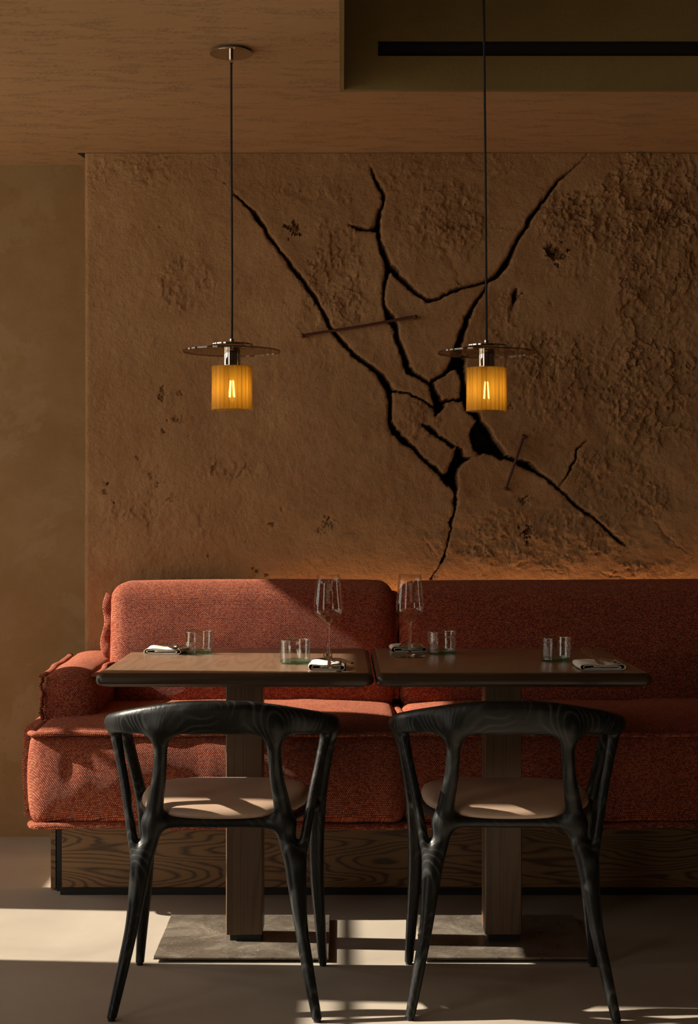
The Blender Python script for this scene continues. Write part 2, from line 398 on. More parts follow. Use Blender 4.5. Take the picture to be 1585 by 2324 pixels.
# ------------------------------------------------------------------ the cracked plaster wall
SW = FPX/YW
CR = [  # polylines (x, y, width) measured on the wall, turned into metres below
 [(531,439,1),(534,442,3),(555,463,5),(581,490,10),(598,516,8),(615,544,8),(640,575,6),(676,622,9),(704,662,9),(740,718,7),(748,739,10),(771,769,10),(801,804,10),(832,827,9),(857,845,11),(877,870,17),(886,890,14),(885,926,9),(886,957,10),(896,981,15),(917,1001,15),(935,1014,8),(961,1040,7),(996,1071,9),(1018,1098,10)],
 [(1035,1129,9),(1032,1160,4),(1024,1182,9),(1023,1200,3),(1021,1217,4),(1014,1244,2),(1004,1270,8),(998,1285,2),(979,1310,2.5)],
 [(838,375,1),(846,390,4),(857,416,8),(871,441,8),(870,464,5),(862,486,9),(857,517,12),(860,539,8),(870,570,10),(882,602,17),(902,623,13),(923,645,9),(943,663,9),(968,681,8),(998,677,7),(1029,662,7),(1064,649,7),(1102,640,7),(1130,623,13),(1155,592,14),(1167,557,9),(1188,524,10),(1210,486,10),(1241,446,8),(1266,411,7),(1286,393,3),(1321,365,1.2),(1335,350,1)],
 [(791,512,1),(812,519,7),(837,524,8),(857,522,13)],
 [(882,602,16),(877,628,11),(870,663,6),(871,693,8),(885,719,19),(897,744,12),(907,779,12),(920,819,16),(930,840,15),(948,852,9),(971,870,7),(974,872,8),(987,890,15),(999,921,23),(990,939,6)],
 [(1108,640,3),(1097,663,5),(1079,688,9),(1061,724,11),(1046,769,14),(1036,812,24),(1030,830,18),(1005,850,9),(976,869,7)],
 [(1045,820,24),(1050,850,12),(1053,870,14),(1056,900,18),(1066,925,18),(1082,945,16)],
 [(890,890,6),(912,888,4),(948,901,4),(974,917,5),(994,930,8)],
 [(959,963,4),(974,972,15),(992,988,8),(1014,1001,7),(1030,1012,9)],
 [(1000,914,9),(1020,908,5),(1048,908,8)],
 [(1150,1034,9),(1177,1049,11),(1199,1058,17),(1215,1069,9),(1239,1085,6),(1270,1109,6),(1314,1153,7),(1350,1177,5),(1385,1208,7),(1407,1230,5),(1422,1237,2)],
 [(1335,1000,1),(1312,1021,4),(1305,1049,5),(1292,1076,4),(1279,1089,2),(1268,1106,1.5)],
 [(1174,660,8),(1170,676,11),(1164,690,2),(1157,715,1.2)],
]
POLY = [
 [(999,1075),(1020,1098),(1035,1132),(1038,1120),(1040,1098),(1037,1078),(1047,1056),(1072,1040),(1056,1036),(1045,1013),(1034,1010),(1037,1028),(1027,1053),(1018,1070),(1005,1082)],
 [(1083,940),(1098,957),(1116,979),(1133,1010),(1155,1036),(1138,1042),(1120,1034),(1098,1032),(1085,1034),(1076,1014),(1069,985),(1073,970),(1083,950)],
 [(1037,1019),(1050,1015),(1059,1041),(1042,1065),(1038,1085),(1039,1127),(1034,1123),(1010,1091),(998,1077),(1010,1079),(1028,1047)],
 [(1022,820),(1051,800),(1051,836),(1046,842),(1034,838),(1010,848)],[(1046,838),(1059,874),(1059,912),(1046,908),(1049,882)],
 [(974,872),(984,866),(994,888),(1002,908),(1014,912),(994,938),(989,943),(982,922),(989,908),(978,884)],
 [(1038,800),(1050,806),(1049,830),(1046,846),(1042,848),(1036,838),(1030,834)],
]
FINE = [
 [(440,362,2),(470,378,3),(492,396,3),(506,410,7),(512,418,5),(522,430,2),(534,442,3)],  # hairlines, shallow
 [(205,362,3),(240,366,2),(262,362,2),(290,368,3),(305,384,2),(320,396,3),(345,384,2),(370,374,2)],
 [(330,352,1.5),(395,352,1.5),(430,360,2)],[(440,352,2),(480,362,3),(505,385,3),(512,400,3)],
 [(625,388,1.5),(650,420,2),(680,440,3),(710,455,3),(740,462,3)],
 [(520,376,1.5),(560,372,1.5),(610,374,1.5)],
 [(930,400,2),(960,392,3),(1000,385,2),(1050,378,3),(1085,385,2),(1130,400,2),(1150,390,2)],
 [(640,690,2),(680,745,2),(725,795,2),(735,830,2)],
 [(1148,1240,2),(1085,1275,2),(1090,1300,2)],[(960,1215,2),(985,1255,2),(1002,1265,3)],
 [(1195,1250,2),(1230,1295,2),(1280,1300,2)],[(1350,1285,3),(1400,1305,3),(1440,1312,3)],
 [(1400,400,3),(1440,385,3),(1470,400,4),(1490,430,4),(1530,445,3)],[(1470,400,3),(1480,440,3),(1500,480,3),(1495,520,3)],
 [(560,620,1.5),(540,700,1.5)],[(930,1130,1.5),(905,1210,1.5)],[(1000,560,2),(1030,610,2),(1045,640,2)],
 [(1160,715,2),(1155,760,2),(1150,830,2)],[(1540,480,3),(1560,540,3),(1585,600,3)],[(1240,555,3),(1290,570,4),(1330,585,3)],
 [(735,545,3),(770,590,3),(800,640,2),(815,730,3)],[(745,590,2),(735,620,3),(775,660,2),(785,700,3)],
 [(1385,1000,2),(1340,1060,3),(1335,1110,2)],[(1440,1130,3),(1490,1190,4),(1560,1250,3)],
]
PITS = [(670,521,20,9),(676,516,10,8),(1262,575,22,14),(1250,566,12,8),(1172,672,10,8),(1187,1133,13,7),(1192,1208,16,9),(1195,1213,8,8),(1150,1218,8,5),(1225,1220,8,4),(1280,1185,5,6),
        (240,1100,9,6),(238,1116,8,5),(258,1142,3,6),(395,1130,12,4),(350,1080,11,4),(324,1062,9,4),(313,1040,8,4),(322,977,8,4),(372,980,9,5),(400,950,14,6),(430,990,4,5),(372,890,14,6),
        (365,905,8,6),(410,893,8,5),(360,1100,14,5),(745,1190,16,5),(725,1205,10,5),(618,1190,8,5),(560,1240,4,5),(475,1265,8,6),(556,1228,7,5),(582,1292,12,5),(600,1300,10,5),(480,1290,4,5),
        (360,540,4,4),(362,515,7,3),(338,405,4,4),(750,850,3,5),(1135,840,5,5),(1290,830,4,5),(1065,1255,6,4),(510,415,8,6),(705,595,10,4),(690,640,8,4),(1310,625,8,4),(1250,690,6,4),(1215,975,4,5),
        (1160,920,12,6),(1185,905,8,4),(1225,870,6,5),(640,1155,6,3),(1255,1010,4,4),(352,780,10,4),(445,790,7,4),(1345,820,9,6),(1335,880,8,6),(1330,900,7,6)]
ROUGH = [(420,650,75,70,2.6),(525,1065,95,34,3.4),(1440,470,190,130,6.5),(1500,620,130,180,5.0),(1320,560,110,110,3.5),(1300,850,170,150,4.6),(960,480,120,130,2.8),(760,600,90,150,3.5),
         (1200,1210,230,80,3.0),(1500,900,120,160,4.2),(1430,1100,150,90,3.0),(480,1180,180,60,1.2),(300,1150,90,50,1.4),(980,370,330,30,1.8),(330,390,160,40,1.6),(1050,490,120,90,3.0),
         (950,950,60,50,2.5),(1050,560,90,60,2.0),(700,430,140,50,2.0),(1450,1290,120,30,2.5),(1150,760,60,120,2.4)]
xs = np.concatenate([np.arange(-0.886, 1.30, 0.0031), np.arange(1.30, XR-0.003, 0.018), [XR-0.002]])
zs = np.concatenate([np.arange(0, 0.78, 0.05), np.arange(0.80, 2.386, 0.0031), [ZC-0.0015]])
X, Z = np.meshgrid(xs, zs, indexing='ij')
px = VPX+X*SW; py = VPY-(Z-CAMZ)*SW
wx = px+5*fbm(px/16, py/16, 3, 3)+1.6*fbm(px/5, py/5, 9, 2); wy = py+5*fbm(px/16, py/16, 31, 3)+1.6*fbm(px/5, py/5, 47, 2)
def segdist(lines, X_, Y_, big=60, init=1e3, wscale=1.0):
    D = np.full(X_.shape, init, dtype=np.float32)
    for ln in lines:
        for (ax, ay, aw), (bx, by, bw) in zip(ln, ln[1:]):
            m = big
            i = np.searchsorted(px[:, 0], [min(ax, bx)-m, max(ax, bx)+m]); zz = -py[0, :]
            j = np.searchsorted(zz, [-(max(ay, by)+m), -(min(ay, by)-m)])
            sl = (slice(i[0], i[1]), slice(j[0], j[1]))
            if i[1] <= i[0] or j[1] <= j[0]: continue
            gx = X_[sl]-ax; gy = Y_[sl]-ay; dx, dy = bx-ax, by-ay
            t = np.clip((gx*dx+gy*dy)/(dx*dx+dy*dy+1e-9), 0, 1)
            d = np.hypot(gx-t*dx, gy-t*dy)-(aw+(bw-aw)*t)*0.5*wscale
            D[sl] = np.minimum(D[sl], d)
    return D
def inpoly(P, X_, Y_):
    ins = np.zeros(X_.shape, bool); n = len(P)
    for i in range(n):
        (x1, y1), (x2, y2) = P[i], P[(i+1) % n]
        if y1 == y2: continue
        c = ((y1 > Y_) != (y2 > Y_)) & (X_ < (x2-x1)*(Y_-y1)/(y2-y1)+x1)
        ins ^= c
    return ins
D = segdist(CR, wx, wy)+0.2
for P in POLY:
    ed = segdist([[(x, y, 0) for x, y in P+[P[0]]]], wx, wy)
    sd = np.where(inpoly(P, wx, wy), -ed, ed); D = np.minimum(D, sd)
# a thin ghost crack (width 1..3) is shallow, a wide one is deep
h = np.zeros(X.shape, np.float32)
h += 0.010*fbm(X*2.2, Z*2.2, 5, 3)                      # hand-trowelled undulation
h += 0.0028*fbm(X*14, Z*14, 6, 4, 0.6)
h += 0.0012*fbm(X*45+5, Z*45, 66, 4, 0.65)
h += 0.0006*fbm(X*90, Z*90, 61, 3, 0.7)
rid = 1-np.abs(2*fbm(X*7+3, Z*7, 8, 5, 0.62))
lay = fbm(X*5.5, Z*5.5, 88, 5, 0.6)
for (cx, cy, rx, ry, amp) in ROUGH:
    q = ((px-cx)/rx)**2+((py-cy)/ry)**2
    m = 1-sstep(0.25, 1.15, q+0.9*fbm(X*6, Z*6, 77+int(cx), 4))
    rr = fbm(X*24+cx, Z*24, 12+int(cy) % 97, 5, 0.66)
    terr = sstep(-0.02, 0.015, lay+0.35*fbm(X*20, Z*20, 5+int(cx) % 50, 4, 0.6))
    terr2 = sstep(0.0, 0.03, fbm(X*13+9, Z*11, 41+int(cx) % 31, 5, 0.66))
    h += m*amp*0.0015*(0.55*rr+1.0*np.abs(fbm(X*40, Z*40, 13, 4, 0.6))*1.5+1.0*terr+0.75*terr2-1.2)
for (cx, cy, r, dep) in PITS:
    r1 = r*0.9
    q = np.hypot(px-cx, (py-cy)*1.15)/r1+1.7*fbm(px/9, py/9, int(cx), 4, 0.65)
    h -= dep*0.001*(2.2 if dep > 7 else 1.5)*(1-sstep(0.2, 0.95, q))*(1 if dep > 7 else (0.55+1.3*fbm(px/4, py/4, int(cx)+3, 3)))
Df = segdist(FINE, px+14*fbm(px/22, py/22, 55, 4, 0.6), py+14*fbm(px/22, py/22, 56, 4, 0.6), 40)
gate = sstep(-0.25, 0.1, fbm(px/30, py/30, 71, 3))
h -= 0.0035*(1-sstep(-1.5, 2.2, Df))*gate
h += 0.0016*(1-sstep(1, 22, Df))*np.sign(fbm(px/60, py/60, 91, 2))*gate
# swelling lips beside the cracks, rounded brink, then the deep gap itself
lip = 1-sstep(0, 46, D)
h += 0.0045*lip*(0.6+1.4*fbm(X*5, Z*5, 21, 3))
h -= 0.0050*(1-sstep(0, 6.0, D+2.5*fbm(px/8, py/8, 33, 3)))**2
deep = 1-sstep(-2.0, 0.2, D)
widthish = np.clip(-D/9.0, 0, 1)
h -= deep*(0.050+0.085*widthish)
# smooth, darker-keyed far-left edge of the slab
h -= 0.004*(1-sstep(0, 0.012, X+0.886+0.003*fbm(X*4, Z*18, 15, 3)))
Y = YW-h
nx, nz = X.shape
V = np.stack([X, Y, Z], -1)
# left end face: returns to the wall behind
side = V[:1].copy(); side[..., 1] = YB-0.001
V = np.concatenate([side, V], 0); nx += 1
idx = np.arange(nx*nz).reshape(nx, nz)
F = np.stack([idx[:-1, :-1], idx[1:, :-1], idx[1:, 1:], idx[:-1, 1:]], -1)
fx = np.concatenate([px[:1, :-1]*0, (px[:-1, :-1]+px[1:, :-1])/2], 0); fy = np.concatenate([py[:1, :-1]*0, (py[:-1, :-1]+py[:-1, 1:])/2], 0)
FRAG = [ # pieces that the cracks cut loose (outlines run in the middle of the cracks)
 ('upper', [(838,340),(846,390),(857,416),(871,441),(870,464),(862,486),(857,522),(860,539),(870,570),(882,602),(902,623),(923,645),(943,663),(968,681),(998,677),(1029,662),(1064,649),(1102,640),(1130,623),(1155,592),(1167,557),(1188,524),(1210,486),(1241,446),(1266,411),(1286,393),(1325,362),(1337,340)]),
 ('wedge', [(509,405),(534,442),(581,490),(615,544),(676,622),(704,662),(740,718),(771,769),(801,804),(857,845),(877,870),(888,890),(912,888),(948,901),(974,917),(994,930),(999,921),(987,890),(972,870),(948,852),(930,840),(907,779),(885,719),(871,693),(870,663),(877,628),(882,602),(870,570),(860,539),(857,522),(837,524),(812,519),(791,512),(650,420)]),
 ('shield', [(882,602),(902,623),(943,663),(968,681),(998,677),(1064,649),(1104,640),(1097,663),(1079,688),(1061,724),(1046,769),(1036,812),(1030,830),(1005,850),(973,870),(948,852),(930,840),(920,819),(907,779),(897,744),(885,719),(871,693),(870,663),(877,628)]),
 ('stone', [(973,870),(1005,850),(1030,832),(1043,840),(1050,860),(1053,880),(1052,900),(1048,908),(1020,908),(1000,914),(990,893)]),
 ('stone', [(888,890),(912,888),(948,901),(974,917),(994,930),(990,939),(985,960),(974,972),(992,988),(1014,1001),(1034,1014),(1037,1028),(1020,1060),(1003,1078),(996,1071),(961,1040),(935,1014),(917,1001),(896,981),(886,957),(885,926)]),
 ('stone', [(994,935),(1000,914),(1020,908),(1048,908),(1060,918),(1075,940),(1083,952),(1073,975),(1078,1010),(1086,1034),(1064,1042),(1045,1020),(1030,1012),(992,988),(976,972),(985,960)]),
 ('dome', [(979,1330),(1004,1270),(1014,1244),(1021,1217),(1024,1182),(1035,1129),(1039,1098),(1037,1078),(1047,1056),(1072,1040),(1098,1033),(1138,1040),(1177,1049),(1215,1069),(1270,1109),(1314,1153),(1350,1177),(1385,1208),(1422,1237),(1500,1300),(1530,1330)]),
]
lab = np.zeros(fx.shape, int)
for k, (nm, P) in enumerate(FRAG):
    lab[(lab == 0) & inpoly(P, fx, fy)] = k+1
Vf = V.reshape(-1, 3)
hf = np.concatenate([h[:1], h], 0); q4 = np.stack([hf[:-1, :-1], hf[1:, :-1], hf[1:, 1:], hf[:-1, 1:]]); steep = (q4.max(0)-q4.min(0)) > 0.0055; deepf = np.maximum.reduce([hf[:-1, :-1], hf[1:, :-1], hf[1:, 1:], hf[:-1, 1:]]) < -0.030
def submesh(mask):
    f = F[mask]; u, inv = np.unique(f, return_inverse=True); return Vf[u], inv.reshape(f.shape)
vv, ff = submesh(lab == 0)
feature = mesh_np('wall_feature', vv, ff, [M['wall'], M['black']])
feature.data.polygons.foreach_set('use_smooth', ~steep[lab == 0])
feature.data.polygons.foreach_set('material_index', deepf[lab == 0].astype(np.int32))  # deep crack faces painted black to stand in for the shade inside
feature['kind'] = 'structure'; feature['label'] = 'rough clay plaster wall split by deep black cracks'
for k, (nm, P) in enumerate(FRAG):
    vv, ff = submesh(lab == k+1)
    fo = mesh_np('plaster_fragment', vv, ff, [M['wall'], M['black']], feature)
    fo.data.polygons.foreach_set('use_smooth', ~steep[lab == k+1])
    fo.data.polygons.foreach_set('material_index', deepf[lab == k+1].astype(np.int32))  # same painted shade on the deep faces of the fragments

# rusty iron pins stitched across the cracks
def pin(p, q, label):
    P0 = Vector((PX(p[0], YW-0.02), YW-0.020, PZ(p[1], YW-0.02))); P1 = Vector((PX(q[0], YW-0.02), YW-0.020, PZ(q[1], YW-0.02)))
    d = (P1-P0).normalized(); b = bmesh.new()
    pts = [P0+Vector((0, 0.045, 0)), P0+Vector((0, 0.008, 0))]
    n = 14
    for i in range(n+1):
        t = i/n; pts.append(P0.lerp(P1, 0.012+0.976*t)+Vector((0, 0.001*math.sin(9*t), 0.0012*math.sin(7*t+1))))
    pts += [P1+Vector((0, 0.008, 0)), P1+Vector((0, 0.045, 0))]
    r = [0.0065]*2+[0.0048]*(n+1)+[0.0065]*2
    c = P0.copy()
    for i in range(len(pts)): pts[i] = pts[i]-c
    tube(b, pts, r, 10, up=Vector((0, 1, 0)))
    for e in (P0, P1): bmesh.ops.create_icosphere(b, subdivisions=2, radius=0.0078, matrix=Matrix.Translation(e-c+Vector((0, 0.001, 0))))
    o = ob('iron_staple', b, M['rust']); o.location = c; tag(o, label, 'staple', 'iron staples bridging the wall cracks'); return o
pin((688, 762), (943, 719), 'long rusty iron staple stitched nearly level across the cracks, upper left')
pin((1149, 1109), (1189, 990), 'short dark iron staple set steeply across the crack, lower right')

# ------------------------------------------------------------------ soft upholstery
def soft_box(x0, x1, y0, y1, z0, z1, r, res=0.012, fn=None):
    """rounded box of a fine grid; fn(P, N) shifts the points"""
    dims = [(x0, x1), (y0, y1), (z0, z1)]
    ns = [max(3, int((b_-a_)/res)) for a_, b_ in dims]
    key = {}; Vs = []; Fs = []
    def vid(i, j, k):
        t = (i, j, k)
        if t not in key: key[t] = len(Vs); Vs.append(t)
        return key[t]
    for ax in range(3):
        o1, o2 = [a for a in range(3) if a != ax]
        for s in (0, ns[ax]):
            for p in range(ns[o1]):
                for q in range(ns[o2]):
                    c = []
                    for (dp, dq) in ((0, 0), (1, 0), (1, 1), (0, 1)):
                        t = [0, 0, 0]; t[ax] = s; t[o1] = p+dp; t[o2] = q+dq; c.append(vid(*t))
                    if (s == 0) ^ (ax == 1): c = c[::-1]
                    Fs.append(c)
    T = np.array(Vs, float)
    P = np.stack([dims[a][0]+(dims[a][1]-dims[a][0])*T[:, a]/ns[a] for a in range(3)], 1)
    lo = np.array([d[0]+r for d in dims]); hi = np.array([d[1]-r for d in dims])
    C = np.clip(P, lo, hi); O = P-C; L = np.linalg.norm(O, axis=1, keepdims=True)
    N = O/np.maximum(L, 1e-9); P = C+N*r
    U = np.stack([(P[:, a]-dims[a][0])/(dims[a][1]-dims[a][0]) for a in range(3)], 1)
    if fn: P = fn(P, N, U)
    return P, np.array(Fs)
def rrect(x0, x1, y0, y1, r, z, n=7, step=0.02):
    pts = []
    for (cx, cy, a0) in ((x1-r, y0+r, -PI/2), (x1-r, y1-r, 0), (x0+r, y1-r, PI/2), (x0+r, y0+r, PI)):
        for k in range(n+1):
            a = a0+PI/2*k/n; pts.append((cx+r*math.cos(a), cy+r*math.sin(a), z))
    out = []
    for i, p in enumerate(pts):
        q = pts[(i+1) % len(pts)]; d = math.dist(p, q); m = max(1, int(d/step))
        for k in range(m): out.append(tuple(p[a]+(q[a]-p[a])*k/m for a in range(3)))
    return out

sofa = empty('banquette_sofa', 'long terracotta woven banquette sofa on an oak plinth against the cracked wall', 'sofa', (0, 4.95, 0))
SO = Vector((0, 4.95, 0))
def sofa_np(name, P, F_):
    P = P-np.array(SO); return mesh_np(name, P, F_, M['fabric'], sofa)
def sofa_tube(name, pts, rad, parent, flat=0.6, closed=True, seed=0, n=10, amp=0.0015, up=Vector((0, 0, 1))):
    rnd = random.Random(seed); b = bmesh.new(); q = []
    ph = rnd.random()*9
    for i, p in enumerate(pts):
        a = i*0.55+ph
        q.append((p[0]-SO.x+amp*math.sin(a*0.9), p[1]-SO.y+amp*math.sin(a*1.3+1), p[2]-SO.z+amp*1.3*math.sin(a*0.47+2)))
    tube(b, q, rad, n, closed, flat, up)
    return ob(name, b, M['fabric'], parent)

SY0, SZ0, SZ1 = 4.455, 0.245, 0.522
def seat_fn(seed, xa, xb, endl):
    def fn(P, N, U):
        u, v, w = U[:, 0], U[:, 1], U[:, 2]
        bx = np.sin(np.clip(u, 0, 1)*PI)**0.28; by = np.sin(np.clip(v, 0, 1)*PI)**0.5; bz = np.sin(np.clip(w, 0, 1)*PI)
        lump = fbm(P[:, 0]*3.2, P[:, 1]*3.2, seed, 3)
        P = P.copy()
        up = np.clip(N[:, 2], 0, 1)
        P[:, 2] += up*(0.034*bx*by+0.014*lump*by)
        fr = np.clip(-N[:, 1], 0, 1)
        wr = fbm(P[:, 0]*11, P[:, 2]*0.6, seed+5, 2)
        bl = 1-np.exp(-(P[:, 0]-xa)/0.11)
        dim = np.exp(-((P[:, 0]+0.785)/0.022)**2)*np.exp(-((P[:, 2]-0.42)/0.05)**2)
        P[:, 1] -= fr*(bz**0.7*(0.012*bx+0.030*bl*(1.0 if endl else 0.35))+0.008*wr*bz-0.007*dim)
        P[:, 0] += N[:, 0]*np.abs(N[:, 0])*(0.014*bz)
        # pinch the front near the seams
        return P
    return fn
XA, XM, XB = -0.905, 0.1785, 2.6
for k, (xa, xb) in enumerate(((XA, XM-0.003), (XM+0.003, XB))):
    P, F_ = soft_box(xa, xb, SY0, 5.27, SZ0, SZ1, 0.035, 0.014, seat_fn(40+k*7, xa, xb, k == 0))
    s = sofa_np('seat_cushion', P, F_)
    sofa_tube('piping', rrect(xa-0.002, xb+0.002, SY0-0.006, 5.26, 0.04, SZ1-0.006), 0.0125, s, 0.62, seed=k, amp=0.002)
    sofa_tube('piping', rrect(xa-0.002, xb+0.002, SY0-0.004, 5.26, 0.04, SZ0+0.006), 0.0125, s, 0.8, seed=k+5, amp=0.0025)
# wrinkle dimples live in seat_fn; back cushions
def back_fn(seed):
    def fn(P, N, U):
        u, w = U[:, 0], np.clip(U[:, 2], 0, 1)
        P = P.copy()
        bx = np.sin(np.clip(u, 0, 1)*PI)**0.35
        fr = np.clip(-N[:, 1], 0, 1)
        P[:, 1] -= fr*(0.020*bx*np.sin(w*PI)+0.006*fbm(P[:, 0]*4, P[:, 2]*4, seed, 3))
        P[:, 2] += np.clip(N[:, 2], 0, 1)*(0.010*bx-0.004+0.008*fbm(P[:, 0]*1.3, P[:, 1], seed+3, 2))
        lean = 0.075*w*(1-np.clip((P[:, 1]-4.99)/0.28, 0, 1)*0.8)
        P[:, 1] += lean
        return P
    return fn
BZ0, BZ1, BY0, BY1 = 0.505, 0.925, 4.99, 5.232
for k, (xa, xb) in enumerate(((-0.765, 0.170), (0.186, 2.6))):
    P, F_ = soft_box(xa, xb, BY0, BY1, BZ0, BZ1, 0.055, 0.014, back_fn(60+k*9))
    s = sofa_np('back_cushion', P, F_)
    xe = xa-0.004
    pts = []
    for i in range(40):
        t = i/39; z = BZ0+0.06+t*(BZ1-BZ0-0.10); pts.append((xe-0.004-0.0025*math.sin(t*15)-0.006*math.sin(t*PI), BY0+0.055+0.08*(z-BZ0)/(BZ1-BZ0), z))
    sofa_tube('side_seam', pts, 0.016, s, 0.45, False, seed=20+k, amp=0.0035, n=10, up=Vector((0, 1, 0)))
    if k == 0:
        xe = xb+0.003
        pts = [(xe+0.003*math.sin(i*0.8), BY0+0.045+0.08*i/39, BZ0+0.04+i/39*(BZ1-BZ0-0.07)) for i in range(40)]
        sofa_tube('side_seam', pts, 0.009, s, 0.6, False, seed=31, amp=0.002, up=Vector((0, 1, 0)))
# armrest and the side body below it
def arm_fn(P, N, U):
    u, v, w = U[:, 0], U[:, 1], U[:, 2]; P = P.copy()
    P[:, 2] += np.clip(N[:, 2], 0, 1)*(0.018*np.sin(np.clip(u, 0, 1)*PI)+0.010*v+0.006*fbm(P[:, 0]*6, P[:, 1]*6, 5, 2)+0.010)
    P[:, 0] += N[:, 0]*0.007*np.sin(np.clip(w, 0, 1)*PI); P[:, 1] += N[:, 1]*0.010*np.sin(np.clip(u, 0, 1)*PI)
    P[:, 0] -= 0.02*v*(1-u)
    return P
P, F_ = soft_box(-0.905, -0.748, 4.655, 5.27, 0.50, 0.652, 0.028, 0.011, arm_fn)
arm = sofa_np('armrest', P, F_)
sofa_tube('piping', [(-0.908+0.002*math.sin(i), 4.652, 0.53+i*0.0055) for i in range(24)], 0.009, arm, 0.7, False, 3)
pts = [(-0.908-0.02*i/40, 4.65+0.6*i/40, 0.660+0.008*i/40) for i in range(41)]
sofa_tube('piping', pts, 0.010, arm, 0.6, False, 4, amp=0.002)
pts = [(-0.752, 4.66+0.55*i/40, 0.662+0.006*i/40) for i in range(41)]
sofa_tube('piping', pts, 0.009, arm, 0.6, False, 8, amp=0.003)
def side_fn(P, N, U):
    P = P.copy(); P[:, 0] += N[:, 0]*0.008*np.sin(np.clip(U[:, 2], 0, 1)*PI); return P
P, F_ = soft_box(-0.952, -0.885, 4.60, 5.27, 0.262, 0.520, 0.014, 0.014, side_fn)
sb = sofa_np('side_cushion', P, F_)
sofa_tube('piping', rrect(-0.949, -0.89, 4.602, 5.26, 0.02, 0.252), 0.011, sb, 0.9, seed=12)
# plinth
def part_box(name, q, mat, parent, org, bev=0.001, smooth=False):
    b = bmesh.new(); box(b, *[c-org[i//2] for i, c in enumerate(q)], bev, 1); return ob(name, b, mat, parent, smooth)
part_box('plinth_panel', (-0.847, 2.6, 4.650, 4.672, 0.024, 0.243), M['oak'], sofa, SO)
part_box('end_panel', (-0.893, -0.8775, 4.715, 5.27, 0.004, 0.243), M['oak'], sofa, SO)
part_box('kickboard', (-0.853, 2.6, 4.655, 4.69, 0.0, 0.0235), M['black'], sofa, SO)
part_box('plinth_frame', (-0.872, 2.6, 4.70, 5.25, 0.0, 0.240), M['black'], sofa, SO)

# added unseen warm light between sofa back and wall, for the orange glow
ld = bpy.data.lights.new('added_wall_glow', 'AREA'); ld.shape = 'RECTANGLE'; ld.size = 2.75; ld.size_y = 0.010; ld.energy = 1.7; ld.color = (1.0, 0.50, 0.22)
lo = bpy.data.objects.new('added_wall_glow', ld); COL.objects.link(lo); lo.location = (1.10, 5.270, 0.85); lo.rotation_euler = (PI-0.35, 0, 0)

# ------------------------------------------------------------------ tables
TY0, TY1, TZ = 3.885, 4.61, 0.75
def table(x0, x1, cx, label, rim_gap):
    org = Vector((cx, 4.15, 0)); t = empty('pedestal_table', label, 'table', org, 0, 'square pedestal tables')
    # tabletop: rounded upper edge, undercut below
    b = bmesh.new()
    prof = [(0.030, 0.712), (0.010, 0.7165), (0.002, 0.7215), (0.0, 0.7275), (0.0, 0.734), (0.0015, 0.740), (0.006, 0.7455), (0.013, 0.7490), (0.019, 0.75)]
    def ring(d, z, rc=0.02):
        d2 = min(d, rc-0.002) if False else d
        return [b.verts.new((p[0]-org.x, p[1]-org.y, z)) for p in rr(x0+d2, x1-d2, TY0+d2, TY1-d2, max(0.006, 0.02-d2*0.5))]
    def rr(a, c, e, f, r, n=5):
        o = []
        for (qx, qy, a0) in ((c-r, e+r, -PI/2), (c-r, f-r, 0), (a+r, f-r, PI/2), (a+r, e+r, PI)):
            for k in range(n+1): o.append((qx+r*math.cos(a0+PI/2*k/n), qy+r*math.sin(a0+PI/2*k/n)))
        return o
    rings = [ring(d, z) for d, z in prof]; m = len(rings[0])
    b.faces.new(rings[0][::-1])
    for a, c in zip(rings, rings[1:]):
        for k in range(m): b.faces.new((a[k], a[(k+1) % m], c[(k+1) % m], c[k]))
    b.faces.new(rings[-1])
    for f in b.faces:
        if sum(v.co.z for v in f.verts)/len(f.verts) < 0.7475: f.material_index = 1
    ob('tabletop', b, [M['table'], M['edge']], t, auto=0.5)
    hw = 0.0485
    part_box('post', (cx-hw, cx+hw, 4.10, 4.10+0.105, 0.031, 0.708), M['post'], t, org, 0.002)
    part_box('post_shoe', (cx-hw+0.010, cx+hw-0.003, 4.108, 4.196, 0.014, 0.031), M['rubber'], t, org)
    b = bmesh.new(); box(b, -0.13, 0.13, -0.07, 0.17, 0.708, 0.7125, 0.001, 1); ob('mounting_plate', b, M['plate'], t, smooth=False)
    px0, px1 = cx-0.225, cx+0.227
    part_box('base_plate', (px0, px1, 3.955, 4.373, 0.0075, 0.0145), M['plate'], t, org, 0.002)
    for (fx_, fy_) in ((px0+0.03, 3.99), (px1-0.03, 3.99), (px0+0.03, 4.34), (px1-0.03, 4.34)):
        b = bmesh.new(); lathe(b, [(0, 0), (0.012, 0), (0.012, 0.0076), (0, 0.0076)], 16, (fx_-org.x, fy_-org.y, 0))
        ob('foot', b, M['rubber'], t)
    return t
table(-0.6255, 0.0785, -0.262, 'dark oak pedestal table on the left, in front of the sofa corner, sunlit top', 0)
table(0.0835, 0.7845, 0.428, 'dark oak pedestal table on the right, its top mostly in shade', 0)

